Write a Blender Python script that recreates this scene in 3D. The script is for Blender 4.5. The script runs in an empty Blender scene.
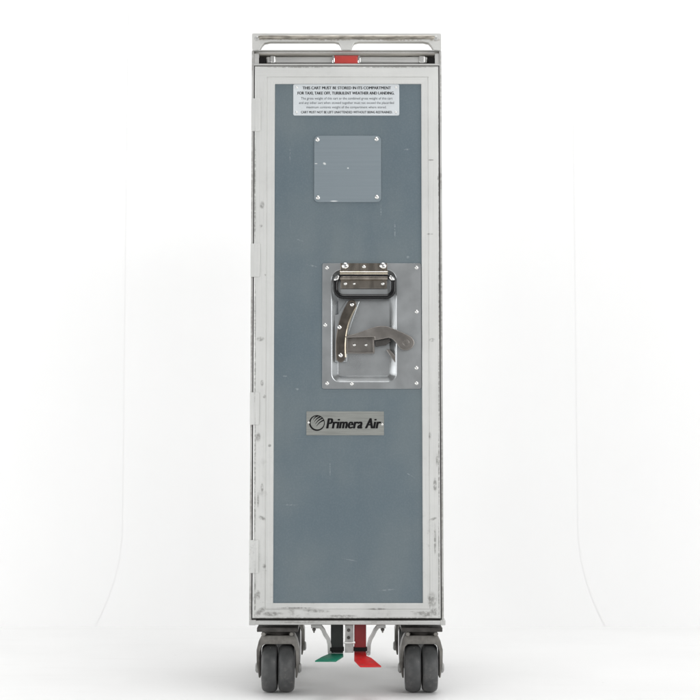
import bpy, bmesh, math, random
from mathutils import Vector, Matrix
from mathutils.geometry import tessellate_polygon
random.seed(7)
S = bpy.context.scene
COL = S.collection
R = math.radians

# ------------------------------------------------------------------ camera model
D, F, TH, CX = 2.40, 1500.0, R(4.1), 0.0054
def _ray(px, py, Y):
    u, v = (px-350)/F, (350-py)/F
    t = (Y+D)/(math.cos(TH)-v*math.sin(TH))
    return CX+u*t, t*(math.sin(TH)+v*math.cos(TH))
CASTER_Y = 0.062
H = -_ray(346, 692, CASTER_Y)[1]              # eye height, so that the wheels stand on z = 0
def q(px, py, Y=0.0):
    """measured photo position -> (x, z) on the upright plane y = Y"""
    x, z = _ray(px, py, Y)
    return (x, z+H)
def floor_y(py):
    v = (350-py)/F
    return -D + H/-(math.sin(TH)+v*math.cos(TH))*(math.cos(TH)-v*math.sin(TH))
PX = 0.0016

# ------------------------------------------------------------------ materials
class NT:
    def __init__(s, name):
        s.m = bpy.data.materials.new(name); s.m.use_nodes = True
        s.t = s.m.node_tree; s.b = s.t.nodes['Principled BSDF']
        s.co = s.t.nodes.new('ShaderNodeTexCoord').outputs['Object']
    def n(s, typ, **kw):
        x = s.t.nodes.new(typ)
        for k, v in kw.items(): setattr(x, k, v)
        return x
    def link(s, a, b): s.t.links.new(a, b)
    def setin(s, sock, v):
        if isinstance(v, bpy.types.NodeSocket): s.link(v, sock)
        else: sock.default_value = v
    def math(s, op, a, b=0.0, clamp=False):
        x = s.n('ShaderNodeMath', operation=op); x.use_clamp = clamp
        s.setin(x.inputs[0], a); s.setin(x.inputs[1], b)
        return x.outputs[0]
    def mapped(s, scale, loc=(0,0,0), rot=(0,0,0)):
        m = s.n('ShaderNodeMapping'); s.link(s.co, m.inputs[0])
        m.inputs['Scale'].default_value = scale; m.inputs['Location'].default_value = loc
        m.inputs['Rotation'].default_value = rot
        return m.outputs[0]
    def noise(s, scale, detail=4, vec=None, rough=.55):
        x = s.n('ShaderNodeTexNoise'); x.inputs['Scale'].default_value = scale
        x.inputs['Detail'].default_value = detail; x.inputs['Roughness'].default_value = rough
        s.link(vec if vec is not None else s.co, x.inputs['Vector'])
        return x.outputs['Fac']
    def ramp(s, v, a, b, o0=0.0, o1=1.0, smooth=True):
        x = s.n('ShaderNodeMapRange'); x.interpolation_type = 'SMOOTHSTEP' if smooth else 'LINEAR'
        s.setin(x.inputs['Value'], v)
        for i, k in enumerate((a, b, o0, o1)): x.inputs[i+1].default_value = k
        return x.outputs[0]
    def mix(s, f, a, b):
        x = s.n('ShaderNodeMix', data_type='RGBA')
        s.setin(x.inputs[0], f); s.setin(x.inputs[6], a); s.setin(x.inputs[7], b)
        return x.outputs[2]
    def spot(s, x, z, rx, rz, rot=0):
        m = s.n('ShaderNodeMapping'); m.vector_type = 'TEXTURE'; s.link(s.co, m.inputs[0])
        m.inputs['Location'].default_value = (x, 0, z); m.inputs['Scale'].default_value = (rx, 1e4, rz)
        m.inputs['Rotation'].default_value = (0, rot, 0)
        l = s.n('ShaderNodeVectorMath', operation='LENGTH'); s.link(m.outputs[0], l.inputs[0])
        return s.ramp(l.outputs['Value'], 1.0, .3)
    def bump(s, h, strength, dist=.001):
        x = s.n('ShaderNodeBump'); x.inputs['Strength'].default_value = strength
        x.inputs['Distance'].default_value = dist
        s.link(h, x.inputs['Height']); s.link(x.outputs[0], s.b.inputs['Normal'])
    def fin(s, col, rough, metal=0.0, **kw):
        s.setin(s.b.inputs['Base Color'], col); s.setin(s.b.inputs['Roughness'], rough)
        s.setin(s.b.inputs['Metallic'], metal)
        for k, v in kw.items(): s.b.inputs[k].default_value = v
        return s.m
def c(r, g, b): return (r, g, b, 1)

def frame_material(name, base, dark, metal, rough, spots=(), low=1.0):
    t = NT(name)
    cloud = t.noise(14, 5)
    sepg = t.n('ShaderNodeSeparateXYZ'); t.link(t.co, sepg.inputs[0])
    upright = t.math('MULTIPLY', t.ramp(sepg.outputs[2], .150, .153), t.ramp(sepg.outputs[2], .990, .987))
    grain = t.math('ADD', t.math('MULTIPLY', t.noise(1.0, 3, t.mapped((900, 40, 7))), upright),
                   t.math('MULTIPLY', t.noise(1.0, 3, t.mapped((7, 40, 900))), t.math('SUBTRACT', 1.0, upright)))
    col = t.mix(t.ramp(cloud, .35, .7), c(*base), c(*[v*.9 for v in base]))
    col = t.mix(t.math('MULTIPLY', t.ramp(grain, .46, .70), .30), col, c(*[v*.7 for v in base]))
    # grime: blotches and short scratches, thicker low down where feet and kerbs hit the cart
    sep = t.n('ShaderNodeSeparateXYZ'); t.link(t.co, sep.inputs[0])
    lowmask = t.ramp(sep.outputs[2], .45, .1, .10, 1.0*low)
    bl = t.math('MULTIPLY', t.ramp(t.noise(55, 8, rough=.7), .52, .70), t.ramp(t.noise(11, 2), .42, .62))
    sc = t.ramp(t.noise(1.0, 4, t.mapped((70, 70, 420), rot=(0, R(18), 0))), .66, .74)
    sc2 = t.ramp(t.noise(1.0, 4, t.mapped((480, 90, 60), rot=(0, R(-12), 0))), .68, .76)
    g = t.math('MULTIPLY', t.math('MAXIMUM', bl, t.math('MULTIPLY', t.math('MAXIMUM', sc, sc2), .8)), lowmask)
    if spots:
        acc = None
        for sp in spots:
            k = t.spot(*sp)
            acc = k if acc is None else t.math('MAXIMUM', acc, k)
        acc = t.math('MULTIPLY', acc, t.ramp(sep.outputs[1], .016, .008))      # knocks are on the front edges only
        fine = t.ramp(t.noise(190, 5, rough=.6), .30, .66)
        g = t.math('MAXIMUM', g, t.math('MULTIPLY', t.math('MULTIPLY', acc, fine), 1.3, True))
    film = t.math('MULTIPLY', t.ramp(sep.outputs[2], .30, .11, 0, .5), t.ramp(t.noise(9, 5), .30, .65))
    col = t.mix(film, col, c(*[v*.66 for v in base]))
    col = t.mix(t.math('MULTIPLY', g, .62), col, c(*dark))
    t.bump(t.noise(420, 3), .12, .0006)
    return t.fin(col, t.math('ADD', t.math('MULTIPLY', cloud, .2), rough-.1), metal)

def metal_material(name, base, rough, metal=1.0, var=.25, scale=60, brushed=None, bump=.05):
    t = NT(name)
    v = t.noise(1.0, 5, t.mapped(brushed)) if brushed else t.noise(scale, 5)
    col = t.mix(t.ramp(v, .35, .68), c(*base), c(*[k*(1-var) for k in base]))
    fine = t.noise(30, 4)
    t.bump(t.noise(500, 2), bump, .0005)
    return t.fin(col, t.math('ADD', t.math('MULTIPLY', fine, rough*.7), rough*.65), metal)

def paint_material(name, base, rough, var=.12, **kw):
    t = NT(name)
    col = t.mix(t.ramp(t.noise(25, 6), .35, .68), c(*base), c(*[k*(1-var) for k in base]))
    t.bump(t.noise(600, 2), .06, .0005)
    return t.fin(col, t.math('ADD', t.math('MULTIPLY', t.noise(90, 5), .2), rough-.1), 0.0, **kw)

def sp(px, py, rx, rz, rot=0):
    x, z = q(px, py); return (x, z, rx*PX, rz*PX, R(rot))
EDGE = [sp(255, y, 1.1, h) for y, h in ((176, 60), (215, 40), (318, 50), (372, 40), (462, 60), (506, 50), (596, 40))] + \
       [sp(438.9, y, 1.0, h) for y, h in ((130, 50), (200, 60), (300, 70), (390, 60), (470, 60), (560, 60), (600, 30))] + \
       [sp(x, 67.2, w, 1.0) for x, w in ((300, 50), (395, 60))] + [sp(x, 618, w, 1.1) for x, w in ((290, 60), (345, 50), (400, 60))]
FRAME_SPOTS = EDGE + [sp(260.5, 339, 5, 3), sp(262, 383, 2.2, 4), sp(264.5, 396.5, 2, 2.5), sp(265, 275, 1.4, 1.4), sp(258, 437, 3.5, 6),
    sp(269.5, 445.5, 2.2, 2), sp(262, 518, 5, 2.6, 25), sp(264, 566, 2.6, 3), sp(258, 595, 3, 6), sp(262, 488, 2, 6),
    sp(260, 612, 9, 4, -40), sp(272, 614, 14, 3), sp(432, 600, 6, 10), sp(426, 614, 16, 4), sp(434, 612, 5, 6), sp(316, 611, 18, 2, 2),
    sp(342, 616, 20, 1.6), sp(296, 608, 24, 1.3), sp(377, 609, 12, 1.4), sp(430, 436, 1.8, 5), sp(435, 485, 2.4, 9), sp(433, 519, 5, 1.8, -20),
    sp(437, 460, 1.6, 8), sp(430, 234, 4, 1.2), sp(431, 160, 4, 1), sp(438, 178, 1.2, 3), sp(262, 205, 3, 5), sp(261, 226, 2, 2.5),
    sp(432, 340, 4, 2.4), sp(258, 500, 1.4, 10), sp(435, 540, 1.6, 20)]
M = {}
M['door_frame'] = frame_material('brushed_aluminium_door_frame', (.70,.705,.688), (.13,.125,.115), .5, .46, FRAME_SPOTS)
M['shell'] = frame_material('scuffed_aluminium_shell', (.54,.54,.525), (.22,.21,.195), .4, .48,
    [sp(252, 48, 3, 12), sp(252, 64, 2, 16), sp(251.6, 180, 1.6, 70), sp(251.6, 330, 1.6, 70), sp(441.4, 300, 1.2, 120), sp(442, 480, 1.4, 120), sp(441, 90, 1.2, 60), sp(346, 620.6, 110, 1.0), sp(251.5, 430, 2, 12), sp(251, 500, 2, 40), sp(251, 600, 3, 24), sp(443, 600, 3, 26), sp(441, 180, 2, 16), sp(300, 622, 30, 1.6)], 1.2)
M['lip'] = metal_material('worn_bare_lip', (.40,.37,.32), .38, .8, .5, brushed=(60, 60, 300))
M['top'] = frame_material('worn_top_extrusion', (.655,.655,.635), (.25,.21,.16), .4, .45,
    [sp(290, 39.5, 40, 1.6), sp(330, 40, 30, 1.4), sp(400, 40.2, 34, 1.4), sp(375, 39.6, 30, 1.2), sp(262, 39, 8, 2.2), sp(434, 40, 8, 2.2)], 1.0)

def panel_mat():
    t = NT('blue_grey_door_laminate')
    base, b2 = (.100,.137,.160), (.132,.165,.179)
    col = t.mix(t.ramp(t.noise(5, 5), .35, .66), c(*base), c(*b2))
    col = t.mix(t.math('MULTIPLY', t.ramp(t.noise(1.0, 4, t.mapped((16, 16, 3))), .45, .7), .45), col, c(.088,.123,.148))
    col = t.mix(t.math('MULTIPLY', t.ramp(t.noise(400, 3), .4, .7), .10), col, c(.24,.28,.30))
    marks = None
    for a in [sp(312, 265.5, 7, 1.1, 12), sp(407, 149, 4, 1.2, -8), sp(408, 257, 2, 2), sp(297, 389, 2.5, 1.6), sp(285, 376, 3, 1.2),
              sp(300, 240, 5, .8, 20), sp(290, 505, 10, .7), sp(395, 230, 1.0, 12), sp(381, 210, .8, 8), sp(388, 590, 12, .9, -6),
              sp(410, 475, 7, .7, 30), sp(330, 470, .8, 12), sp(350, 560, 10, .7, 10), sp(290, 155, .9, 10), sp(415, 330, 1, 10)]:
        k = t.spot(*a); marks = k if marks is None else t.math('MAXIMUM', marks, k)
    hair = t.ramp(t.noise(1.0, 4, t.mapped((600, 100, 14), rot=(0, R(4), 0))), .70, .78)
    hair2 = t.ramp(t.noise(1.0, 4, t.mapped((16, 100, 520), rot=(0, R(-9), 0))), .71, .79)
    mk = t.math('MAXIMUM', t.math('MULTIPLY', marks, t.ramp(t.noise(300, 5), .4, .62)), t.math('MULTIPLY', t.math('MAXIMUM', hair, hair2), .4))
    col = t.mix(t.math('MULTIPLY', mk, .35), col, c(.42,.45,.46))
    t.bump(t.noise(900, 2), .12, .0004)
    return t.fin(col, t.math('ADD', t.math('MULTIPLY', t.noise(7, 6), .40), .24), 0.0)
M['panel'] = panel_mat()
def blank_mat():
    t = NT('grey_anodised_plate')
    col = t.mix(t.ramp(t.noise(1, 4, t.mapped((5, 5, 260))), .35, .7), c(.232,.275,.302), c(.218,.260,.286))
    k = None
    for a in [sp(324.5, 163.5, 2.2, 1.5, 30), sp(348, 168, 1.2, 1), sp(316, 163.5, 2, .6), sp(334, 201, 5, .8)]:
        w = t.spot(*a); k = w if k is None else t.math('MAXIMUM', k, w)
    col = t.mix(k, col, c(.7,.72,.72))
    t.bump(t.noise(1, 3, t.mapped((30, 30, 1800))), .05, .0004)
    return t.fin(col, .42, .35)
M['blank'] = blank_mat()
M['placard'] = paint_material('pale_grey_placard', (.60,.635,.655), .45, .08)
M['badge'] = metal_material('silver_badge', (.33,.34,.32), .4, .55, .2, brushed=(20, 20, 700))
M['ink'] = paint_material('black_ink', (.008,.008,.009), .8, **{'Specular IOR Level': .15})
M['grey_ink'] = paint_material('dark_grey_ink', (.10,.11,.12), .8, **{'Specular IOR Level': .15})
M['latch'] = metal_material('satin_stainless_latch_plate', (.48,.50,.51), .31, .88, .16, scale=22)
M['lever'] = metal_material('cast_grey_lever', (.31,.29,.27), .32, .85, .3, scale=40, bump=.15)
M['bronze'] = metal_material('tarnished_chrome', (.40,.36,.315), .22, 1.0, .45, brushed=(90, 90, 25))
M['darkbronze'] = metal_material('dark_bronze_strip', (.18,.16,.138), .3, .9, .4, scale=70)
M['brass'] = metal_material('worn_brass_edge', (.62,.55,.44), .25, 1.0, .3)
M['blackmetal'] = paint_material('black_glossy_handle', (.006,.006,.007), .2, **{'Specular IOR Level': .35})
M['chrome'] = metal_material('bright_chrome', (.82,.82,.81), .14, 1.0, .06)
M['rivet'] = metal_material('aluminium_rivet', (.80,.80,.78), .26, .9, .12)
M['barmetal'] = metal_material('dull_steel_bar', (.60,.60,.585), .38, .6, .2, brushed=(12, 300, 300))
M['recess'] = metal_material('dull_recess_steel', (.46,.44,.40), .45, .4, .3, brushed=(14, 300, 300))
M['red'] = paint_material('red_plastic', (.46,.05,.042), .3, .2)
def worn_paint(name, base, under, rough):
    t = NT(name)
    chip = t.math('MULTIPLY', t.ramp(t.noise(210, 7, rough=.7), .56, .60), t.ramp(t.noise(45, 2), .45, .6))
    col = t.mix(t.ramp(t.noise(50, 5), .35, .68), c(*base), c(*[v*.75 for v in base]))
    sc = t.ramp(t.noise(1.0, 4, t.mapped((700, 60, 60), rot=(0, 0, R(35)))), .66, .74)
    col = t.mix(t.math('MULTIPLY', sc, .45), col, c(*[v*.35+.05 for v in base]))
    col = t.mix(t.math('MULTIPLY', chip, .75), col, c(*under))
    t.bump(t.noise(300, 4), .12, .0005)
    return t.fin(col, t.math('ADD', t.math('MULTIPLY', t.noise(80, 4), .25), rough-.12), 0.0)
M['redpaint'] = worn_paint('red_pedal_paint', (.60,.012,.014), (.16,.10,.09), .42)
M['redarm'] = paint_material('dark_red_arm_paint', (.20,.006,.008), .45, .3)
M['greenpaint'] = worn_paint('green_pedal_paint', (.005,.18,.108), (.10,.13,.12), .42)
M['greenarm'] = paint_material('blackened_green_arm_paint', (.003,.006,.005), .6, .3)
def tyre_mat():
    t = NT('grey_rubber_tyre')
    col = t.mix(t.ramp(t.noise(60, 6), .35, .68), c(.050,.052,.053), c(.075,.076,.076))
    dust = t.math('MULTIPLY', t.ramp(t.noise(130, 7, rough=.7), .50, .72), t.ramp(t.noise(22, 3), .40, .62))
    col = t.mix(t.math('MULTIPLY', dust, .45), col, c(.24,.23,.215))
    col = t.mix(t.ramp(t.noise(300, 2), .735, .76), col, c(.5,.49,.46))
    t.bump(t.noise(240, 5, rough=.7), .25, .0008)
    return t.fin(col, t.math('ADD', t.math('MULTIPLY', dust, .3), .48), 0.0)
M['rubber'] = tyre_mat()
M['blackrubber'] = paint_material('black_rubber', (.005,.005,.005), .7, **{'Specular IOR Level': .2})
M['caster'] = metal_material('dirty_zinc_caster', (.25,.24,.222), .42, .7, .45, scale=45, bump=.2)
M['zinc'] = metal_material('pale_zinc_bracket', (.46,.46,.45), .4, .7, .3, scale=50)
M['darksteel'] = metal_material('dark_steel', (.09,.085,.08), .45, .6, .4, scale=60)

# ------------------------------------------------------------------ mesh helpers
def finish(name, bm, mat, parent=None, loc=None, angle=35, bevel=0, seg=2):
    bmesh.ops.remove_doubles(bm, verts=bm.verts, dist=1e-7)
    if bevel:
        ed = [e for e in bm.edges if len(e.link_faces) == 2 and e.calc_face_angle(0) > R(28)]
        bmesh.ops.bevel(bm, geom=ed, offset=bevel, segments=seg, profile=.5, affect='EDGES', clamp_overlap=True)
    bmesh.ops.recalc_face_normals(bm, faces=bm.faces)
    me = bpy.data.meshes.new(name)
    bm.to_mesh(me); bm.free()
    for p in me.polygons: p.use_smooth = True
    me.set_sharp_from_angle(angle=R(angle))
    flat = [abs(p.normal.y) > .9995 for p in me.polygons]        # broad front faces stay truly flat
    at = me.attributes.get('sharp_edge') or me.attributes.new('sharp_edge', 'BOOLEAN', 'EDGE')
    seen = {}
    for p in me.polygons:
        for li in p.loop_indices: seen.setdefault(me.loops[li].edge_index, []).append(flat[p.index])
    for e, fl in seen.items():
        if len(set(fl)) > 1: at.data[e].value = True
    for p in me.polygons: p.use_smooth = not flat[p.index]
    me.materials.append(mat)
    o = bpy.data.objects.new(name, me); COL.objects.link(o)
    if parent is not None: o.parent = parent
    if loc is not None: o.location = loc
    return o
def box(bm, x0, x1, y0, y1, z0, z1):
    v = [bm.verts.new((x, y, z)) for x in (x0, x1) for y in (y0, y1) for z in (z0, z1)]
    for f in ((0,1,3,2), (4,6,7,5), (0,4,5,1), (2,3,7,6), (0,2,6,4), (1,5,7,3)): bm.faces.new([v[i] for i in f])
def prism(bm, poly, y0, y1):
    a = [bm.verts.new((x, y0, z)) for x, z in poly]; b = [bm.verts.new((x, y1, z)) for x, z in poly]
    bm.faces.new(a); bm.faces.new(b[::-1])
    for i in range(len(a)):
        j = (i+1) % len(a); bm.faces.new((a[i], b[i], b[j], a[j]))
def rrect(x0, x1, z0, z1, r, n=6):
    """rounded rectangle, counter-clockwise seen from the front"""
    out = []
    for cx, cz, a0 in ((x1-r, z1-r, 0), (x0+r, z1-r, 90), (x0+r, z0+r, 180), (x1-r, z0+r, 270)):
        for i in range(n+1):
            a = R(a0+90*i/n); out.append((cx+r*math.cos(a), cz+r*math.sin(a)))
    return out
def area(p): return sum(p[i-1][0]*p[i][1]-p[i][0]*p[i-1][1] for i in range(len(p)))/2
def inset(p, d):
    if area(p) < 0: d = -d
    out = []
    n = len(p)
    for i in range(n):
        a, b, e = Vector(p[i-1]), Vector(p[i]), Vector(p[(i+1) % n])
        d1, d2 = (b-a), (e-b)
        if d1.length < 1e-9: d1 = d2
        if d2.length < 1e-9: d2 = d1
        n1 = Vector((-d1.y, d1.x)).normalized(); n2 = Vector((-d2.y, d2.x)).normalized()
        m = n1+n2
        if m.length < 1e-6: m = n1.copy()
        m.normalize(); k = d/max(.4, m.dot(n1))
        out.append((b.x+m.x*k, b.y+m.y*k))
    return out
def ring(bm, poly, y): return [bm.verts.new((x, y, z)) for x, z in poly]
def bridge(bm, a, b):
    for i in range(len(a)):
        j = (i+1) % len(a); bm.faces.new((a[i], a[j], b[j], b[i]))
def sheet(bm, outer, holes, y):
    """flat face with holes; returns vert rings"""
    rings = [ring(bm, outer, y)]+[ring(bm, h, y) for h in holes]
    flat = [v for r in rings for v in r]
    for t in tessellate_polygon([[v.co.xzy for v in r] for r in rings]):
        try: bm.faces.new([flat[i] for i in t])
        except ValueError: pass
    return rings
def plate(bm, outer, holes, y0, y1, bev=.0005):
    """plate from y0 (front) to y1 with softened front edges and through holes"""
    fr = sheet(bm, inset(outer, bev), [inset(h, -bev) for h in holes], y0)
    bk = sheet(bm, outer, holes, y1)
    for i, p in enumerate([outer]+list(holes)):
        mid = ring(bm, p, y0+bev); bridge(bm, fr[i], mid); bridge(bm, mid, bk[i])
def lathe(bm, prof, n=24, mat=None):
    """profile (r, h) turned about the y axis (h along y)"""
    rows = []
    for r, h in prof:
        if r < 1e-7: rows.append([bm.verts.new((0, h, 0))])
        else: rows.append([bm.verts.new((r*math.cos(2*math.pi*i/n), h, r*math.sin(2*math.pi*i/n))) for i in range(n)])
    for a, b in zip(rows, rows[1:]):
        for i in range(n):
            j = (i+1) % n
            if len(a) == 1 and len(b) == 1: continue
            if len(a) == 1: bm.faces.new((a[0], b[i], b[j]))
            elif len(b) == 1: bm.faces.new((a[i], a[j], b[0]))
            else: bm.faces.new((a[i], a[j], b[j], b[i]))
    if mat is not None:
        vs = [v for row in rows for v in row]
        bmesh.ops.transform(bm, matrix=mat, verts=vs)
def tube(bm, pts, r, closed=False, n=12):
    pts = [Vector(p) for p in pts]; m = len(pts); rows = []
    for i, p in enumerate(pts):
        t = (pts[(i+1) % m]-pts[i-1]) if closed else (pts[min(i+1, m-1)]-pts[max(i-1, 0)])
        t.normalize()
        up = Vector((0, 1, 0)) if abs(t.y) < .9 else Vector((1, 0, 0))
        a = t.cross(up).normalized(); b = t.cross(a)
        rr = r[i] if isinstance(r, (list, tuple)) else r
        rows.append([bm.verts.new(p+a*rr*math.cos(2*math.pi*k/n)+b*rr*math.sin(2*math.pi*k/n)) for k in range(n)])
    for i in range(m if closed else m-1):
        bridge(bm, rows[i], rows[(i+1) % m])
    if not closed: bm.faces.new(rows[0]); bm.faces.new(rows[-1])
def BM(): return bmesh.new()
def text_mesh(body, px0, px1, py_top, py_bot, y, shear=0.0, space=1.0):
    """one line of text fitted into the photo box; cap height runs py_top..py_bot"""
    cu = bpy.data.curves.new('line', 'FONT'); cu.body = body; cu.shear = shear; cu.size = 1
    cu.resolution_u = 3; cu.space_character = space; cu.fill_mode = 'FRONT'
    ob = bpy.data.objects.new('line', cu); COL.objects.link(ob)
    bpy.context.view_layer.update()
    me = bpy.data.meshes.new_from_object(ob.evaluated_get(bpy.context.evaluated_depsgraph_get()))
    bpy.data.objects.remove(ob); bpy.data.curves.remove(cu)
    xs = [v.co.x for v in me.vertices]
    capref = .727
    (x0, z1), (x1, z0) = q(px0, py_top), q(px1, py_bot)
    sx = (x1-x0)/(max(xs)-min(xs)); sz = (z1-z0)/capref; mn = min(xs)
    vs = [(x0+(v.co.x-mn)*sx, y, z0+v.co.y*sz) for v in me.vertices]
    fs = [tuple(p.vertices) for p in me.polygons]
    bpy.data.meshes.remove(me)
    return vs, fs
def add_text(parent, mat, body, px0, px1, top, bot, y, shear=0.0, bold=0.0, steps=1, space=1.0):
    """one printed line; heavier faces are over-printed a hair to the right"""
    bm = bmesh.new()
    vs, fs = text_mesh(body, px0, px1-bold, top, bot, y, shear, space)
    for k in range(steps):
        dx = bold*PX*k/max(1, steps-1)
        bv = [bm.verts.new((a+dx, b-k*.00001, c_)) for a, b, c_ in vs]
        for f in fs:
            try: bm.faces.new([bv[i] for i in f])
            except ValueError: pass
    me = bpy.data.meshes.new('text_line'); bm.to_mesh(me); bm.free(); me.materials.append(mat)
    o = bpy.data.objects.new('text_line', me); COL.objects.link(o); o.parent = parent
    return o

# ------------------------------------------------------------------ the cart
ROOT = Vector((0, .21, 0))
cart = bpy.data.objects.new('galley_cart', None); COL.objects.link(cart)
cart.location = ROOT; cart.empty_display_size = .2
cart['label'] = 'tall narrow silver galley cart with blue grey door standing on twin wheel casters'
cart['category'] = 'galley cart'
def part(name, bm, mat, parent=None, **k):
    if parent is None: return finish(name, bm, mat, cart, loc=-ROOT, **k)
    return finish(name, bm, mat, parent, **k)

DL, DR = q(253.6, 340)[0], q(439.6, 340)[0]        # door edges
DT, DB = q(346, 66.3)[1], q(346, 618.6)[1]
BL, BR = q(250.4, 340)[0], q(442.6, 340)[0]        # outside of the body
BT, BB = q(346, 33)[1], q(346, 624.6)[1]
DEP = .405
GAP = .0016
ZP = .0032                                         # front face of the door panel
HT = q(346, 50.5)[1]                               # underside of the slotted top rail

# body shell
bm = BM()
box(bm, BL, DL-GAP, .001, DEP, BB+.006, HT-.0002)              # left side wall and jamb
box(bm, DR+GAP, BR, .001, DEP, BB+.006, HT-.0002)
box(bm, DL-GAP, DR+GAP, .030, DEP, DT+GAP+.002, DT+GAP+.006)  # deck under the handle recess
box(bm, DL-GAP, DR+GAP, .001, .030, DT+GAP, DT+GAP+.0032)
box(bm, DL-GAP, DR+GAP, DEP-.004, DEP, BB+.010, DT)           # rear wall
box(bm, DL-GAP, DR+GAP, .034, DEP-.004, BB+.006, BB+.010)     # floor of the body
shell = part('body', bm, M['shell'], bevel=.0006, seg=1)
bm = BM(); box(bm, DL-GAP+.0003, DR+GAP-.0003, .0132, DEP-.0002, HT-.004, HT-.0004); part('top_deck', bm, M['recess'])
bm = BM(); box(bm, DL-GAP+.0002, DR+GAP-.0002, .036, .039, DT+GAP+.0062, HT-.0042); part('recess_back', bm, M['recess'])
for a, b in ((DL-GAP+.0002, q(258.8, 57)[0]), (q(435.0, 57)[0], DR+GAP-.0002)):
    bm = BM(); box(bm, a, b, .0030, .034, DT+GAP+.0036, HT-.0042); part('recess_cheek', bm, M['shell'], bevel=.0004)
bm = BM(); box(bm, DL+.010, DR-.010, .008, .026, DT+GAP+.0033, q(346, 62.1)[1]); part('gap_shade', bm, M['blackrubber'], bevel=.0005)  # black strip added as the shade in the gap below the bar
# bottom bumper
x0, x1 = q(249.6, 620)[0], q(445.0, 620)[0]
bm = BM(); box(bm, x0, x1, -.004, DEP+.004, BB, q(346, 620.6)[1])
bump = part('base_bumper', bm, M['shell'], bevel=.0016, seg=3)
for a, b in ((x0-.0006, q(256, 610)[0]), (q(440.4, 610)[0], x1+.0006)):
    bm = BM(); box(bm, a, b, -.0052, .03, BB-.0006, q(346, 619.9)[1])
    part('corner_cap', bm, M['shell'], bump, bevel=.001, seg=2)

# slotted top rail with its two openings
bm = BM()
(tx0, tz1), (tx1, tz0) = q(250.8, 33), q(442.2, 50.4)
def slot(a, b, t, bt, r):
    (x0, z1), (x1, z0) = q(a, t), q(b, bt); return rrect(x0, x1, z0, z1, r*PX)
def slot_poly(sg):
    p = [(341.6, 49.9), (340.6, 45.4), (338.6, 42.6), (334.5, 41.4), (270, 41.4), (264.4, 42.6), (261.6, 45.6), (259.4, 49.9)]
    if sg < 0: p = [(693.0-a, b) for a, b in p][::-1]
    return [q(a, b) for a, b in p][::-1]
plate(bm, rrect(BL+.0002, BR-.0002, HT, BT, .003), [slot_poly(1), slot_poly(-1)], -.0005, .013, .0008)
toprail = part('top_rail', bm, M['top'])
bm = BM()                                          # rolled lip that the hand pulls on
z = q(346, 37.6)[1]
tube(bm, [(BL+.012, .001, z), (BL+.016, -.0018, z), (BR-.016, -.0018, z), (BR-.012, .001, z)], .0030, n=14)
part('grip_lip', bm, M['lip'], toprail)
for sx0, sx1 in ((BL, DL+.014), (DR-.014, BR)):     # raised side rails along the top
    bm = BM(); box(bm, sx0+.0008, sx0+.005 if sx0 < 0 else sx1-.0008, .0132, DEP, HT, BT-.002) if sx0 < 0 else box(bm, sx1-.005, sx1-.0008, .0132, DEP, HT, BT-.002)
    part('side_rail', bm, M['top'], bevel=.0006, seg=1)
bm = BM(); plate(bm, rrect(BL+.006, BR-.006, HT, BT-.004, .003), [slot(270, 424, 41, 48, 3)], DEP-.013, DEP-.001, .0008)
part('rear_rail', bm, M['top'])

def rivet_mesh(r, h, slotted=False):
    bm = BM()
    prof = [(0, -h), (r*.35, -h*.97), (r*.7, -h*.72), (r*.93, -h*.3), (r, 0), (r, h*.3)]
    if slotted: prof = [(0, -h*.35), (r*.28, -h*.35), (r*.34, -h*.9), (r*.7, -h*.75), (r*.93, -h*.3), (r, 0), (r, h*.3)]
    lathe(bm, prof, 18)
    return bm
_riv = {}
def rivet(px, py, y, parent, r=2.1, name='rivet', mat='rivet', h=.55, slotted=False):
    key = (r, mat, h, slotted)
    x, z = q(px, py)
    if key not in _riv:
        o = finish(name, rivet_mesh(r*PX, r*PX*h, slotted), M[mat], parent, loc=(x, y, z), angle=60)
        _riv[key] = o
    else:
        o = _riv[key].copy(); COL.objects.link(o); o.parent = parent; o.location = (x, y, z); o.name = name
    return o
rivet(257, 38.5, -.0006, toprail, 2.6, 'screw', 'shell', h=.25, slotted=True)
rivet(436, 38.5, -.0006, toprail, 2.6, 'screw', 'shell', h=.25, slotted=True)

# pull bar in the recess
zc = q(346, 58.3)[1]
bm = BM()
xa, xb = q(265.5, 58)[0], q(428, 58)[0]
prism(bm, [(xa, zc-.0058), (xb, zc-.0058), (xb, zc+.0058), (xa, zc+.0058)], .010, .019)
bar = part('pull_bar', bm, M['barmetal'], bevel=.0028, seg=4)
for a, b in ((259, 265.3), (428.4, 434.8)):
    bm = BM(); xx, zz = q(a, 56.8)[0], q(a, 56.8)[1]
    box(bm, xx, q(b, 57)[0], .0035, .030, q(a, 63)[1], zz)
    part('end_stop', bm, M['blackrubber'], bar, bevel=.0008)
for a, b in ((269.8, 275.4), (419, 425.6)):
    bm = BM(); xx = q(a, 57)[0]; ww = q(b, 57)[0]-xx
    prism(bm, rrect(0, ww, -.0062, .0062, .0022), .0065, .0205)
    bmesh.ops.translate(bm, vec=(xx, 0, zc), verts=bm.verts)
    part('collar', bm, M['rivet'], bar, bevel=.0024, seg=4)
(xa, _), (xb, _) = q(334.6, 58), q(357.8, 58)
bm = BM()
prism(bm, rrect(xa, xb, q(346, 63)[1], q(346, 55.2)[1], .002), .003, .022)
tab = part('release_tab', bm, M['red'], bevel=.0016, seg=3)
bm = BM(); box(bm, xa-.001, xb+.002, .014, .033, q(346, 55.2)[1]+.0002, q(346, 51.6)[1]); part('tab_reflection', bm, M['red'], tab, bevel=.0008)  # red block shaped as the dull reflection above the tab
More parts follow.
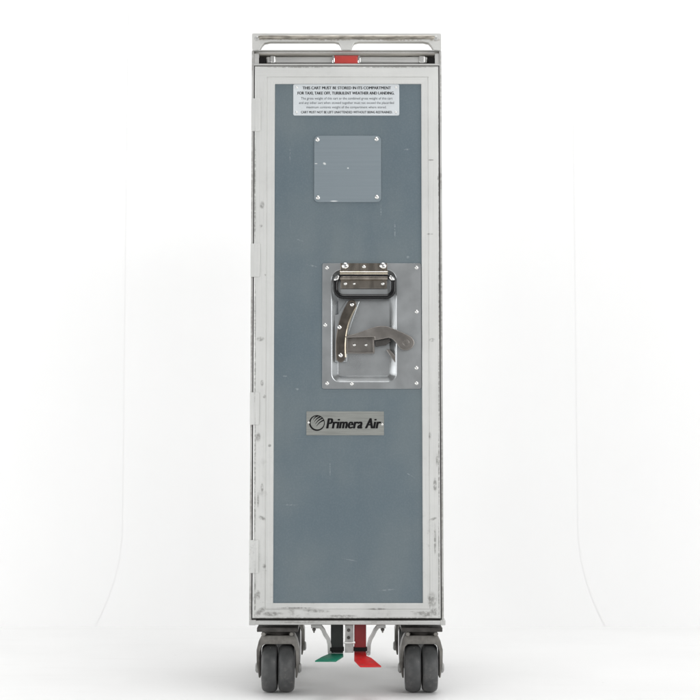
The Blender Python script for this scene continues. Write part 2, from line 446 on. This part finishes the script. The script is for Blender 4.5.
for a, b in ((332.2, 334.6), (357.9, 360.4)):
    bm = BM(); box(bm, q(a, 58)[0], q(b, 58)[0], .004, .021, q(346, 62.4)[1], q(346, 55)[1])
    part('collar', bm, M['chrome'], bar, bevel=.001)

# door frame: a mitred profile running round the door
IL, IR = q(274.0, 340)[0], q(422.0, 340)[0]
IT, IB = q(346, 83.8)[1], q(346, 603.2)[1]
prof = [(0, .030), (0, .0012), (.04, 0), (.58, 0), (.60, .0009), (.625, .0009), (.64, .0002), (.97, .0005), (1, .0016), (1, .006)]
bm = BM(); prev = None
for t, y in prof:
    l, r_, tp, b = DL+(IL-DL)*t, DR+(IR-DR)*t, DT+(IT-DT)*t, DB+(IB-DB)*t
    rg = ring(bm, [(l, b), (r_, b), (r_, tp), (l, tp)], y)
    if prev: bridge(bm, prev, rg)
    prev = rg
dframe = part('door_frame', bm, M['door_frame'], angle=20)
for (a, b) in ((98.8, 131.4), (243.8, 277), (392.3, 424.8), (540, 573)):
    bm = BM(); prism(bm, rrect(q(250.6, 340)[0]-.0006, q(259.3, 340)[0], q(346, b)[1], q(346, a)[1], .0012, 3), -.0034, .0008)
    h = part('hinge', bm, M['door_frame'], bevel=.0007)

# door panel with the opening for the latch pocket
lp = dict(l=322.2, r=421.6, t=263, b=389)
(px0, pz1), (px1, pz0) = q(331.8, 270), q(396.2, 382)
pocket = rrect(px0, px1, pz0, pz1, 9*PX, 8)
hole = inset(pocket, -.0015)
bm = BM()
plate(bm, [(IL-.003, IB-.003), (IR+.003, IB-.003), (IR+.003, IT+.003), (IL-.003, IT+.003)], [hole], ZP, ZP+.002, .0002)
bx = [(IL-.003, IB-.003), (IR+.003, IB-.003), (IR+.003, IT+.003), (IL-.003, IT+.003)]
prism(bm, bx, .026, .029)
panel = part('door_panel', bm, M['panel'])

# placard
ZF = ZP-.0011
bm = BM(); (x0, z1), (x1, z0) = q(293.2, 83.9), q(399.4, 115.2)
plate(bm, rrect(x0, x1, z0, z1, 1.6*PX, 4), [], ZF, ZP-.0001, .0003)
plac = part('warning_placard', bm, M['placard'])
plac['label'] = 'pale grey placard printed with six lines of stowage warning'
yl = ZF-.0002
for body, a, b, t_, u, mt, bo in (
    ('THIS CART MUST BE STORED IN ITS COMPARTMENT', 302.5, 391, 86.0, 89.0, 'ink', .25),
    ('FOR TAXI, TAKE OFF, TURBULENT WEATHER AND LANDING.', 297.5, 394.5, 91.2, 94.2, 'ink', .25),
    ('The gross weight of this cart or the combined gross weight of this cart', 301, 392.5, 96.7, 99.2, 'grey_ink', 0),
    ('and any other cart when stowed together must not exceed the placarded', 299, 394, 101.1, 103.6, 'grey_ink', 0),
    ('maximum contents weight of the compartment where stored.', 306.5, 386.5, 105.5, 108.0, 'grey_ink', 0),
    ('CART MUST NOT BE LEFT UNATTENDED WITHOUT BEING RESTRAINED.', 301, 392.5, 110.6, 113.0, 'ink', .12)):
    add_text(plac, M[mt], body, a, b, t_, u, yl, bold=bo, steps=3 if bo else 1)
for a, b in ((296.6, 87.2), (396, 87.2), (296.6, 112), (396, 112)): rivet(a, b, ZF, plac, 1.25, h=.6)

# blank plate
bm = BM(); (x0, z1), (x1, z0) = q(314.2, 135.6), q(381.2, 202)
plate(bm, rrect(x0, x1, z0, z1, 4.5*PX, 6), [], ZP-.0022, ZP-.0001, .0005)
blank = part('blank_plate', bm, M['blank'])
for a, b in ((317.6, 139.6), (376.6, 139), (318.0, 197.6), (377, 197)): rivet(a, b, ZP-.0022, blank, 2.3)

# latch plate with its pressed pocket
bm = BM(); (x0, z1), (x1, z0) = q(lp['l'], lp['t']), q(lp['r'], lp['b'])
YL = ZP-.0018
outer = rrect(x0, x1, z0, z1, 2*PX, 4)
fr = sheet(bm, inset(outer, .0005), [inset(pocket, -.0012)], YL)
mid = ring(bm, outer, YL+.0005); back = ring(bm, outer, ZP-.0001)
bridge(bm, fr[0], mid); bridge(bm, mid, back)
prev = fr[1]
PD = .0108
for ins, y in ((.0000, YL+.0002), (.0008, YL+.0009), (.0020, YL+.0024), (.0072, PD-.0034), (.0088, PD-.0012), (.0104, PD)):
    rg = ring(bm, inset(pocket, ins), y); bridge(bm, prev, rg); prev = rg
bm.faces.new(prev)
latch = part('latch_plate', bm, M['latch'], angle=50)
latch['label'] = 'riveted stainless latch plate with a pressed pocket'
for a, b in ((327, 267.8), (416.6, 267.6), (416.8, 311.8), (325.3, 325), (416.6, 368), (327.2, 383.4), (351.8, 383.8), (416.6, 383.2)):
    rivet(a, b, YL, latch, 2.0)
# stepped plate in the pocket behind the curved strip
def pts(*l): return [q(*p) for p in l]
bm = BM()
prism(bm, pts((346, 300.4), (360, 300.4), (352, 322), (347.4, 340), (347, 361.5), (333.8, 361.5), (333.8, 314.6), (337.5, 314), (339.5, 311.5))[::-1], .0058, PD-.0003)
part('guide_backing', bm, M['latch'], latch, bevel=.0012, seg=3)
# curved strip
def arc_band(center, w0, w1):
    L, Rr = [], []
    n = len(center)
    for i, p in enumerate(center):
        a = Vector(center[max(i-1, 0)]); b = Vector(center[min(i+1, n-1)])
        d = (b-a).normalized(); nn = Vector((-d.y, d.x))
        p = Vector(p); L.append(tuple(p+nn*w0)); Rr.append(tuple(p-nn*w1))
    return L, Rr
def bez(p0, p1, p2, n=14):
    return [tuple((1-t)**2*Vector(p0)+2*t*(1-t)*Vector(p1)+t*t*Vector(p2)) for t in [i/n for i in range(n+1)]]
cen = bez((351.8, 304.2), (338.0, 326), (340.6, 357.6))
L, Rr = arc_band(cen, 4.6, 4.6)
def cap(p, d, r=4.6):
    return []
def fan(p, d, r):                                    # half round end
    a0 = math.atan2(d[1], d[0])
    return [(p[0]+r*math.cos(a0+R(t)), p[1]+r*math.sin(a0+R(t))) for t in range(75, -76, -15)]
d0, d1 = Vector(cen[0])-Vector(cen[1]), Vector(cen[-1])-Vector(cen[-2])
bm = BM(); prism(bm, pts(*(L+fan(cen[-1], d1, 4.6)+Rr[::-1]+fan(cen[0], d0, 4.6))), .0012, .0056)
strip = part('guide_strip', bm, M['darkbronze'], bevel=.0009, seg=2)
strip['label'] = 'curved dark bronze strip held by three rivets'
L2, R2 = arc_band([(x, y) for x, y in cen], 6.2, -4.2)
L3, R3 = arc_band(cen, -4.0, 6.2)
side = Rr if Rr[7][0] > L[7][0] else L
bm = BM(); tube(bm, [(q(x, y)[0], .0006, q(x, y)[1]) for x, y in [(a+.6, b) for a, b in side]], .0013, n=8)
part('edge_trim', bm, M['brass'], strip)
for a, b in ((352, 304.3), (339.6, 327.2), (340.8, 355.2)): rivet(a, b, .0012, strip, 2.3, mat='chrome')

# folding lever with its pivot box
bm = BM()
lev = bez((345, 336.8), (358, 333.5), (370, 328.6), 6)+bez((370, 328.6), (379, 325.2), (387, 326.6), 5)[1:]+[(393, 328.8), (403, 333), (410.6, 336.6)]+bez((410.6, 336.6), (414.6, 340), (414.2, 344), 4)[1:]+bez((414.2, 344), (412.6, 349.6), (406.4, 350.6), 4)[1:]+bez((406.4, 350.6), (401.6, 350.8), (398.8, 347.6), 4)[1:]+bez((398.8, 347.6), (394, 338.6), (388.6, 338), 5)[1:]+[(381, 339.6), (374.4, 340.6), (374.4, 337.2), (346, 338)]
prism(bm, pts(*lev), -.0062, -.0004)
lever = part('latch_lever', bm, M['lever'], bevel=.0011, seg=3)
lever['label'] = 'grey hooked latch lever with a rounded grip end'
bm = BM()
prism(bm, pts((374.8, 341), (388, 338.8), (391, 341), (386, 345), (376, 346.5)), -.0002, .012)
part('pivot_block', bm, M['darksteel'], lever, bevel=.0006)
bm = BM()
(x0, z1), (x1, z0) = q(346.4, 334.6), q(374.6, 353.4)
ou = rrect(x0, x1, z0, z1, .0012, 3); inn = rrect(x0+.0024, x1-.0024, z0+.0024, z1-.0034, .001, 3)
plate(bm, ou, [inn], .0010, .0100, .0005)
plate(bm, rrect(x0+.0004, x1-.0004, z0+.0004, z1-.0004, .001, 3), [], .0092, .0104, .0002)
pb = part('pivot_box', bm, M['lever'], lever)
for a, b in ((354.2, 344.6), (366.2, 344.6)): rivet(a, b, .0092, lever, 1.9, h=.6)
bm = BM()
prism(bm, pts((386.4, 349.6), (389.6, 349.2), (396.2, 357), (396.4, 364), (392.2, 358.4)), 0.003, .0104)
part('catch_lip', bm, M['lever'], lever, bevel=.0006)
# worn oval dish near the end of the lever
bm = BM(); lathe(bm, [(0, 0), (.0036, .0), (.0050, -.0003), (.0058, -.0001), (.0060, .0006)], 24)
x, z = q(405.6, 343.4)
bmesh.ops.translate(bm, vec=(x, -.0063, z), verts=bm.verts)
part('thumb_dish', bm, M['lever'], lever, angle=60)

# carrying handle on its hinge
bm = BM()
(x0, z1), (x1, z0) = q(335.6, 276.2), q(393.6, 297)
pth = rrect(x0, x1, z0, z1, 8*PX, 7)
tube(bm, [(x, -.0045, z) for x, z in pth], .0040, closed=True, n=14)
handle = part('carry_handle', bm, M['blackmetal'], angle=80)
handle['label'] = 'black drop handle with rounded corners'
for a, b, cc in ((336.8, 278.8, 42), (391.6, 278.8, -42)):
    bm = BM(); x, z = q(a, b)
    ang = R(cc); d = Vector((math.cos(ang), 0, math.sin(ang)))
    tube(bm, [Vector((x, -.0053, z))-d*.0048, Vector((x, -.0057, z)), Vector((x, -.0053, z))+d*.0048], [.0030, .0040, .0030], n=12)
    part('corner_glint', bm, M['chrome'], handle)  # bright chrome piece standing in for the highlight on a handle corner
bm = BM(); (x0, z1), (x1, z0) = q(340.4, 263.2), q(387.2, 273)
prism(bm, rrect(x0, x1, z0, z1, .001, 3), YL-.0022, YL)
hp = part('hinge_leaf', bm, M['bronze'], bevel=.0006)
hp['label'] = 'tarnished brown hinge leaf above the drop handle'
for k, (zz, rad) in enumerate(((273.6, 2.2), (278.4, 2.2))):
    bm = BM(); z = q(346, zz)[1]
    tube(bm, [(x0-.0006, -.0052, z), (x1+.0006, -.0052, z)], rad*PX, n=16)
    part('hinge_knuckle', bm, M['brass'] if k == 0 else M['bronze'], hp)
bm = BM(); (x0, z1), (x1, z0) = q(340.8, 278.6), q(386.8, 288.6)
prism(bm, rrect(x0, x1, z0, z1, .001, 3), -.0016, .0016)
part('lower_leaf', bm, M['bronze'], hp, bevel=.0006)
for a in (345.2, 383): rivet(a, 266, YL-.0022, hp, 3.5, 'screw', 'chrome', .4, True)
rivet(364, 267, YL-.0022, hp, 2.0)
for a, r_ in ((345.2, 2.0), (382.8, 2.0), (354.2, 1.4)): rivet(a, 283.8, -.0016, hp, r_)
bm = BM(); (x0, z1), (x1, z0) = q(340, 288.8), q(388, 294.2)
prism(bm, rrect(x0, x1, z0, z1, .001, 3), .002, .0034)
part('handle_stop', bm, M['latch'], hp, bevel=.0004)

# airline badge
bm = BM(); (x0, z1), (x1, z0) = q(306.4, 411.4), q(384.0, 435.2)
plate(bm, rrect(x0, x1, z0, z1, .0008, 3), [], ZF, ZP-.0001, .0003)
badge = part('airline_badge', bm, M['badge'])
badge['label'] = 'silver badge reading Primera Air beside a striped globe'
add_text(badge, M['ink'], 'Primera Air', 326.0, 381.4, 417.6, 428.4, yl, shear=.24, bold=1.3, steps=7, space=1.04)
bm = BM()
cx, cz = 316.9, 423.0; rr = 7.9
N = 40
o1 = [(cx+rr*math.cos(2*math.pi*i/N), cz+rr*math.sin(2*math.pi*i/N)) for i in range(N)]
i1 = [(cx+.35+(rr-1.15)*math.cos(2*math.pi*i/N), cz-.35+(rr-1.15)*math.sin(2*math.pi*i/N)) for i in range(N)]
a = ring(bm, pts(*o1), yl); b = ring(bm, pts(*i1), yl); bridge(bm, a, b)
dx, dy = math.cos(R(-40)), math.sin(R(-40))          # stripe direction, towards upper right of the globe
nx, ny = dy, -dx
for k, off in enumerate((-2.2, .2, 2.5, 4.7)):
    tip = math.sqrt(max(.1, (rr-.4)**2-off*off)); st = -2.6+.5*k
    up, dn = [], []
    for i in range(9):
        t = i/8; s_ = st+(tip-st)*t; w = .12+.72*t; bend = 1.0*math.sin(t*math.pi)*.8
        px_, py_ = cx+dx*s_+nx*(off+bend), cz+dy*s_+ny*(off+bend)
        up.append((px_+nx*w, py_+ny*w)); dn.append((px_-nx*w, py_-ny*w))
    bm.faces.new(ring(bm, pts(*(up+dn[::-1])), yl-.00002*(k+1)))
part('globe_emblem', bm, M['ink'], badge)
rivet(308.6, 422.6, ZF, badge, 1.3); rivet(382.4, 424.4, ZF, badge, 1.3)

# ------------------------------------------------------------------ casters
WR = q(0, 643.4, CASTER_Y)[1]/2
def make_caster():
    bm = BM()
    w = .0255*1.0
    # hood seen from the front: shoulders, then two legs
    prof = [(-.031, WR*.62), (-.0345, WR*1.25), (-.0342, WR*1.80), (-.0305, WR*2.18), (-.0262, WR*2.40), (.0262, WR*2.40), (.0305, WR*2.18), (.0342, WR*1.80), (.0345, WR*1.25), (.031, WR*.62),
            (.0284, WR*.62), (.0284, WR*1.72), (.0262, WR*1.93), (.0220, WR*2.03), (-.0220, WR*2.03), (-.0262, WR*1.93), (-.0284, WR*1.72), (-.0284, WR*.62)]
    prism(bm, prof, -.022, .022)
    for v in bm.verts:                              # legs taper towards the axle
        if v.co.z < WR*1.3: v.co.y *= .55
    root = finish('caster', bm, M['caster'], cart, bevel=.0014, seg=3)
    bm = BM(); box(bm, -.033, .033, -.034, .034, WR*2.57, q(0, 625.2, CASTER_Y)[1])
    finish('mount_plate', bm, M['darksteel'], root, bevel=.001)
    bm = BM(); lathe(bm, [(0, 0), (.020, 0), (.024, .003), (.022, .0075), (0, .0075)], 24, Matrix.Translation((0, 0, WR*2.385)) @ Matrix.Rotation(R(90), 4, 'X'))
    finish('swivel_bearing', bm, M['darksteel'], root)
    for sx in (-1, 1):
        bm = BM(); lathe(bm, [(0, -.004), (.0030, -.004), (.0042, -.0028), (.0042, .003), (0, .003)], 6, Matrix.Translation((sx*.0225, -.026, WR*2.47)))
        finish('bolt', bm, M['caster'], root)
    for sx in (-1, 1):
        tw = .0126; x = sx*.01345
        pr = [(0, -tw*.8), (WR*.55, -tw*.8), (WR*.60, -tw*.62), (WR*.70, -tw*.66), (WR*.80, -tw*.96)]
        for i in range(9):
            a = R(-80+160*i/8); pr.append((WR*.80+WR*.20*math.cos(a)**.75, tw*math.sin(a)))
        pr += [(WR*.80, tw*.96), (WR*.70, tw*.66), (WR*.60, tw*.62), (WR*.55, tw*.8), (0, tw*.8)]
        bm = BM(); lathe(bm, pr, 56, Matrix.Translation((x, 0, WR)) @ Matrix.Rotation(R(-90), 4, 'Z'))
        finish('wheel', bm, M['rubber'], root, angle=40)
        bm = BM(); lathe(bm, [(0, 0), (.0078, 0), (.0085, .001), (.0082, .0045), (.0055, .0062), (0, .0064)], 8, Matrix.Translation((sx*.031, 0, WR)) @ Matrix.Rotation(R(-90*sx), 4, 'Z'))
        finish('axle_nut', bm, M['zinc'], root, angle=40)
    return root
c0 = make_caster()
def place(o, x, y):
    o.location = Vector((x, y, 0))-ROOT
def copy_tree(o):
    r_ = o.copy(); COL.objects.link(r_)
    for ch in list(o.children):
        d = ch.copy(); COL.objects.link(d); d.parent = r_
    return r_
xl, xr = q(278.3, 668, CASTER_Y)[0], q(421.0, 668, CASTER_Y)[0]
place(c0, xl, CASTER_Y)
for x, y in ((xr, CASTER_Y), (xl, DEP-.06), (xr, DEP-.06)): place(copy_tree(c0), x, y)

# ------------------------------------------------------------------ brake pedals under the middle
YB = .020
def qb(*l): return [q(a, b, YB) for a, b in l]
bm = BM(); prism(bm, qb((345, 652.6), (353.6, 652.6), (353.6, 624.8), (345, 624.8)), YB-.002, YB+.004)
post = part('brake_bracket', bm, M['zinc'], bevel=.0008)
for b in (630.0, 637.5):
    bm = BM(); x, z = q(348.6, b, YB)
    lathe(bm, [(0, -.0026), (.0022, -.0026), (.0028, -.0016), (.0028, .001)], 6, Matrix.Translation((x, YB-.002, z))); part('bolt', bm, M['darksteel'], post)
bm = BM(); prism(bm, qb((343.6, 643.4), (355.2, 643.4), (355.2, 641.4), (343.6, 641.4)), YB-.004, YB-.0022); part('cross_clip', bm, M['rivet'], post, bevel=.0006)
def pedal(name_, x0, x1, ztop, arm_mat, pad_mat, padpts, label):
    bm = BM(); prism(bm, qb((x0, 653.4), (x1, 653.4), (x1, 624.8), (x0, 624.8)), YB+.002, YB+.012)
    arm = part('brake_pedal', bm, M[arm_mat], bevel=.001); arm['label'] = label
    bm = BM()
    top = [bm.verts.new(p) for p in padpts]; bot = [bm.verts.new((p[0], p[1], p[2]-.0022)) for p in padpts]
    bm.faces.new(top); bm.faces.new(bot[::-1])
    for i in range(len(top)):
        j = (i+1) % len(top); bm.faces.new((top[i], bot[i], bot[j], top[j]))
    finish('foot_pad', bm, M[pad_mat], arm, bevel=.0006, seg=2)
    bm = BM(); xa, xb = q(x0, 650, YB)[0], q(x1, 650, YB)[0]; z = q(346, 649.4, YB)[1]
    box(bm, xa-.0012, xb+.0012, YB-.0005, YB+.0135, z-.003, z+.003)
    finish('clamp_band', bm, M['blackrubber'], arm, bevel=.0008)
def pp(px, py, Y): x, z = q(px, py, Y); return (x, Y, z)
pedal('', 330.8, 343.2, 0, 'greenarm', 'greenpaint', [pp(329.6, 653.2, .022), pp(343.2, 653.2, .022), pp(343.4, 655.8, .002), pp(336.0, 660.6, -.034), pp(314.8, 660.6, -.034), pp(321.4, 656.8, -.006)], 'dark brake lever ending in a green foot pad')
pedal('', 354.2, 366.2, 0, 'redarm', 'redpaint', [pp(354.2, 652.6, .022), pp(366.2, 652.6, .022), pp(366.6, 655.6, .008), pp(371.6, 657.8, -.004), pp(381.4, 666.0, -.050), pp(360.0, 666.0, -.050), pp(354.2, 660, -.016)], 'dark red brake lever ending in a bright red foot pad')
def bracket(line, bolt, w):
    bm = BM()
    L, Rr = arc_band(line, w, w)
    prism(bm, qb(*(L+Rr[::-1])), YB+.001, YB+.007)
    b = part('lever_link', bm, M['zinc'], bevel=.001)
    bm = BM(); x, z = q(*bolt, YB)
    lathe(bm, [(0, -.005), (.0018, -.0046), (.003, -.0015), (.0032, .003)], 8, Matrix.Translation((x, YB+.001, z)))
    finish('bolt', bm, M['darksteel'], b)
    bm = BM(); e = line[-1]; x, z = q(e[0], e[1]-1.4, YB)
    lathe(bm, [(0, -.002), (.0026, -.002), (.0032, 0), (.0032, .002)], 10, Matrix.Translation((x, YB, z)))
    finish('pivot_pin', bm, M['zinc'], b)
    bm = BM(); a0, a1 = sorted((bolt[0]-3, line[0][0]+2)) if bolt[0] < 340 else sorted((line[0][0]-2, bolt[0]+3))
    prism(bm, qb((a0, 628.4), (a1, 628.4), (a1, 624.8), (a0, 624.8)), YB-.001, YB+.008)
    finish('foot', bm, M['zinc'], b, bevel=.0006)
    bm = BM(); prism(bm, qb((bolt[0]-1.7, 628), (bolt[0]+1.7, 628), (bolt[0]+.6, 633), (bolt[0]-.6, 633)), YB, YB+.004); finish('tab', bm, M['caster'], b, bevel=.0005)
bracket([(320, 626), (323, 630), (325.2, 635), (328.2, 639.5), (329.4, 645), (329.8, 654)], (314.0, 629.4), 2.0)
bracket([(378.6, 626), (375.4, 630), (373, 635), (370.4, 639.5), (368.9, 645), (368.4, 655)], (382.6, 629.6), 2.0)

# ------------------------------------------------------------------ setting
def white(name, base, rough, var, scale, sc=False):
    t = NT(name)
    col = t.mix(t.ramp(t.noise(scale, 5), .35, .68), c(*base), c(*[k*(1-var) for k in base]))
    if sc:
        col = t.mix(t.math('MULTIPLY', t.ramp(t.noise(1, 5, t.mapped((3, 40, 1))), .58, .72), .10), col, c(.55,.55,.54))
        col = t.mix(t.math('MULTIPLY', t.ramp(t.noise(38, 2), .76, .80), .5), col, c(.4,.39,.37))
    t.bump(t.noise(30, 4), .06, .002)
    return t.fin(col, rough, 0.0)
M['floor'] = white('white_studio_floor', (.88,.88,.875), .5, .03, 3, True)
M['wall'] = white('white_painted_wall', (.86,.86,.858), .8, .015, 2)
M['paper'] = white('white_backdrop_paper', (.86,.86,.858), .8, .012, 3)
t_ = M['paper'].node_tree; bp = [n for n in t_.nodes if n.type == 'BUMP'][0]
nz = t_.nodes.new('ShaderNodeTexNoise'); mp = t_.nodes.new('ShaderNodeMapping'); tc = [n for n in t_.nodes if n.type == 'TEX_COORD'][0]
mp.inputs['Scale'].default_value = (9, 9, .7); nz.inputs['Scale'].default_value = 1.0; nz.inputs['Detail'].default_value = 3
t_.links.new(tc.outputs['Object'], mp.inputs[0]); t_.links.new(mp.outputs[0], nz.inputs['Vector']); t_.links.new(nz.outputs['Fac'], bp.inputs['Height'])
bp.inputs['Strength'].default_value = .5; bp.inputs['Distance'].default_value = .006
def struct(name, bm, mat):
    o = finish(name, bm, mat); o['kind'] = 'structure'; return o
YW = floor_y(627.6)
YS = YW+.018
bm = BM(); vs = [bm.verts.new(p) for p in ((-4, -5, 0), (4, -5, 0), (4, YS+.4, 0), (-4, YS+.4, 0))]; bm.faces.new(vs)
fl = struct('floor', bm, M['floor'])
bm = BM(); box(bm, -4, 4, YS, YS+.1, -.05, 3.2)
struct('wall', bm, M['wall'])
bm = BM()
hw = .545*(YW+D)/3.6
rows = []
for i in range(26):                                 # sheet hangs straight, then kicks forward and flares at its foot
    z = -.002+2.6*(i/25)**2
    k = max(0, 1-z/.22); y = YS-.0009-.0008*k**2
    half = (577-350)/F*(YW+D)*(1+.115*k**2)
    rows.append([bm.verts.new((x, y, z)) for x in [CX-half+2*half*j/16 for j in range(17)]])
for a, b in zip(rows, rows[1:]):
    for j in range(16): bm.faces.new((a[j], a[j+1], b[j+1], b[j]))
bmesh.ops.solidify(bm, geom=bm.faces[:], thickness=.0007)
struct('backdrop', bm, M['paper'])

# ------------------------------------------------------------------ light
def area_lamp(name, loc, target, size, energy, col=(1, 1, 1)):
    l = bpy.data.lights.new(name, 'AREA'); l.shape = 'RECTANGLE'; l.size, l.size_y = size; l.energy = energy; l.color = col
    o = bpy.data.objects.new(name, l); COL.objects.link(o); o.location = loc
    o.rotation_euler = (Vector(target)-Vector(loc)).to_track_quat('-Z', 'Y').to_euler()
    return o
area_lamp('softbox_key', (1.5, -2.3, 1.6), (0, .1, .5), (1.3, 1.3), 24)
area_lamp('softbox_fill', (-1.7, -2.3, .7), (0, .1, .2), (1.3, 1.1), 18)
area_lamp('overhead_bank', (.2, -.2, 2.7), (.05, .1, 0), (1.6, 1.2), 30)
area_lamp('backdrop_lamp', (2.7, -1.2, .8), (.1, YS, .3), (.8, 1.5), 20.5)
area_lamp('backdrop_lamp', (-2.5, .0, .7), (-.2, YS, .3), (.7, 1.3), 19.5)
W = bpy.data.worlds.new('World'); S.world = W; W.use_nodes = True
bg = W.node_tree.nodes['Background']; bg.inputs[0].default_value = (1, 1, 1, 1); bg.inputs[1].default_value = .33

# ------------------------------------------------------------------ camera
cam = bpy.data.cameras.new('camera'); co = bpy.data.objects.new('camera', cam); COL.objects.link(co)
cam.sensor_fit = 'HORIZONTAL'; cam.sensor_width = 36; cam.lens = F/700*36
cam.clip_start = .05; cam.clip_end = 100
co.location = (CX, -D, H); co.rotation_euler = (R(90)+TH, 0, 0)
S.camera = co
S.render.resolution_x = S.render.resolution_y = 1024
S.view_settings.view_transform = 'Standard'; S.view_settings.look = 'None'
S.view_settings.exposure = 0; S.view_settings.gamma = 1
print('H', H, 'YW', YW, 'width', BR-BL, 'height', BT, 'door L', q(254, 66), q(253, 619), 'door R', q(438.5, 66), q(440.5, 619))
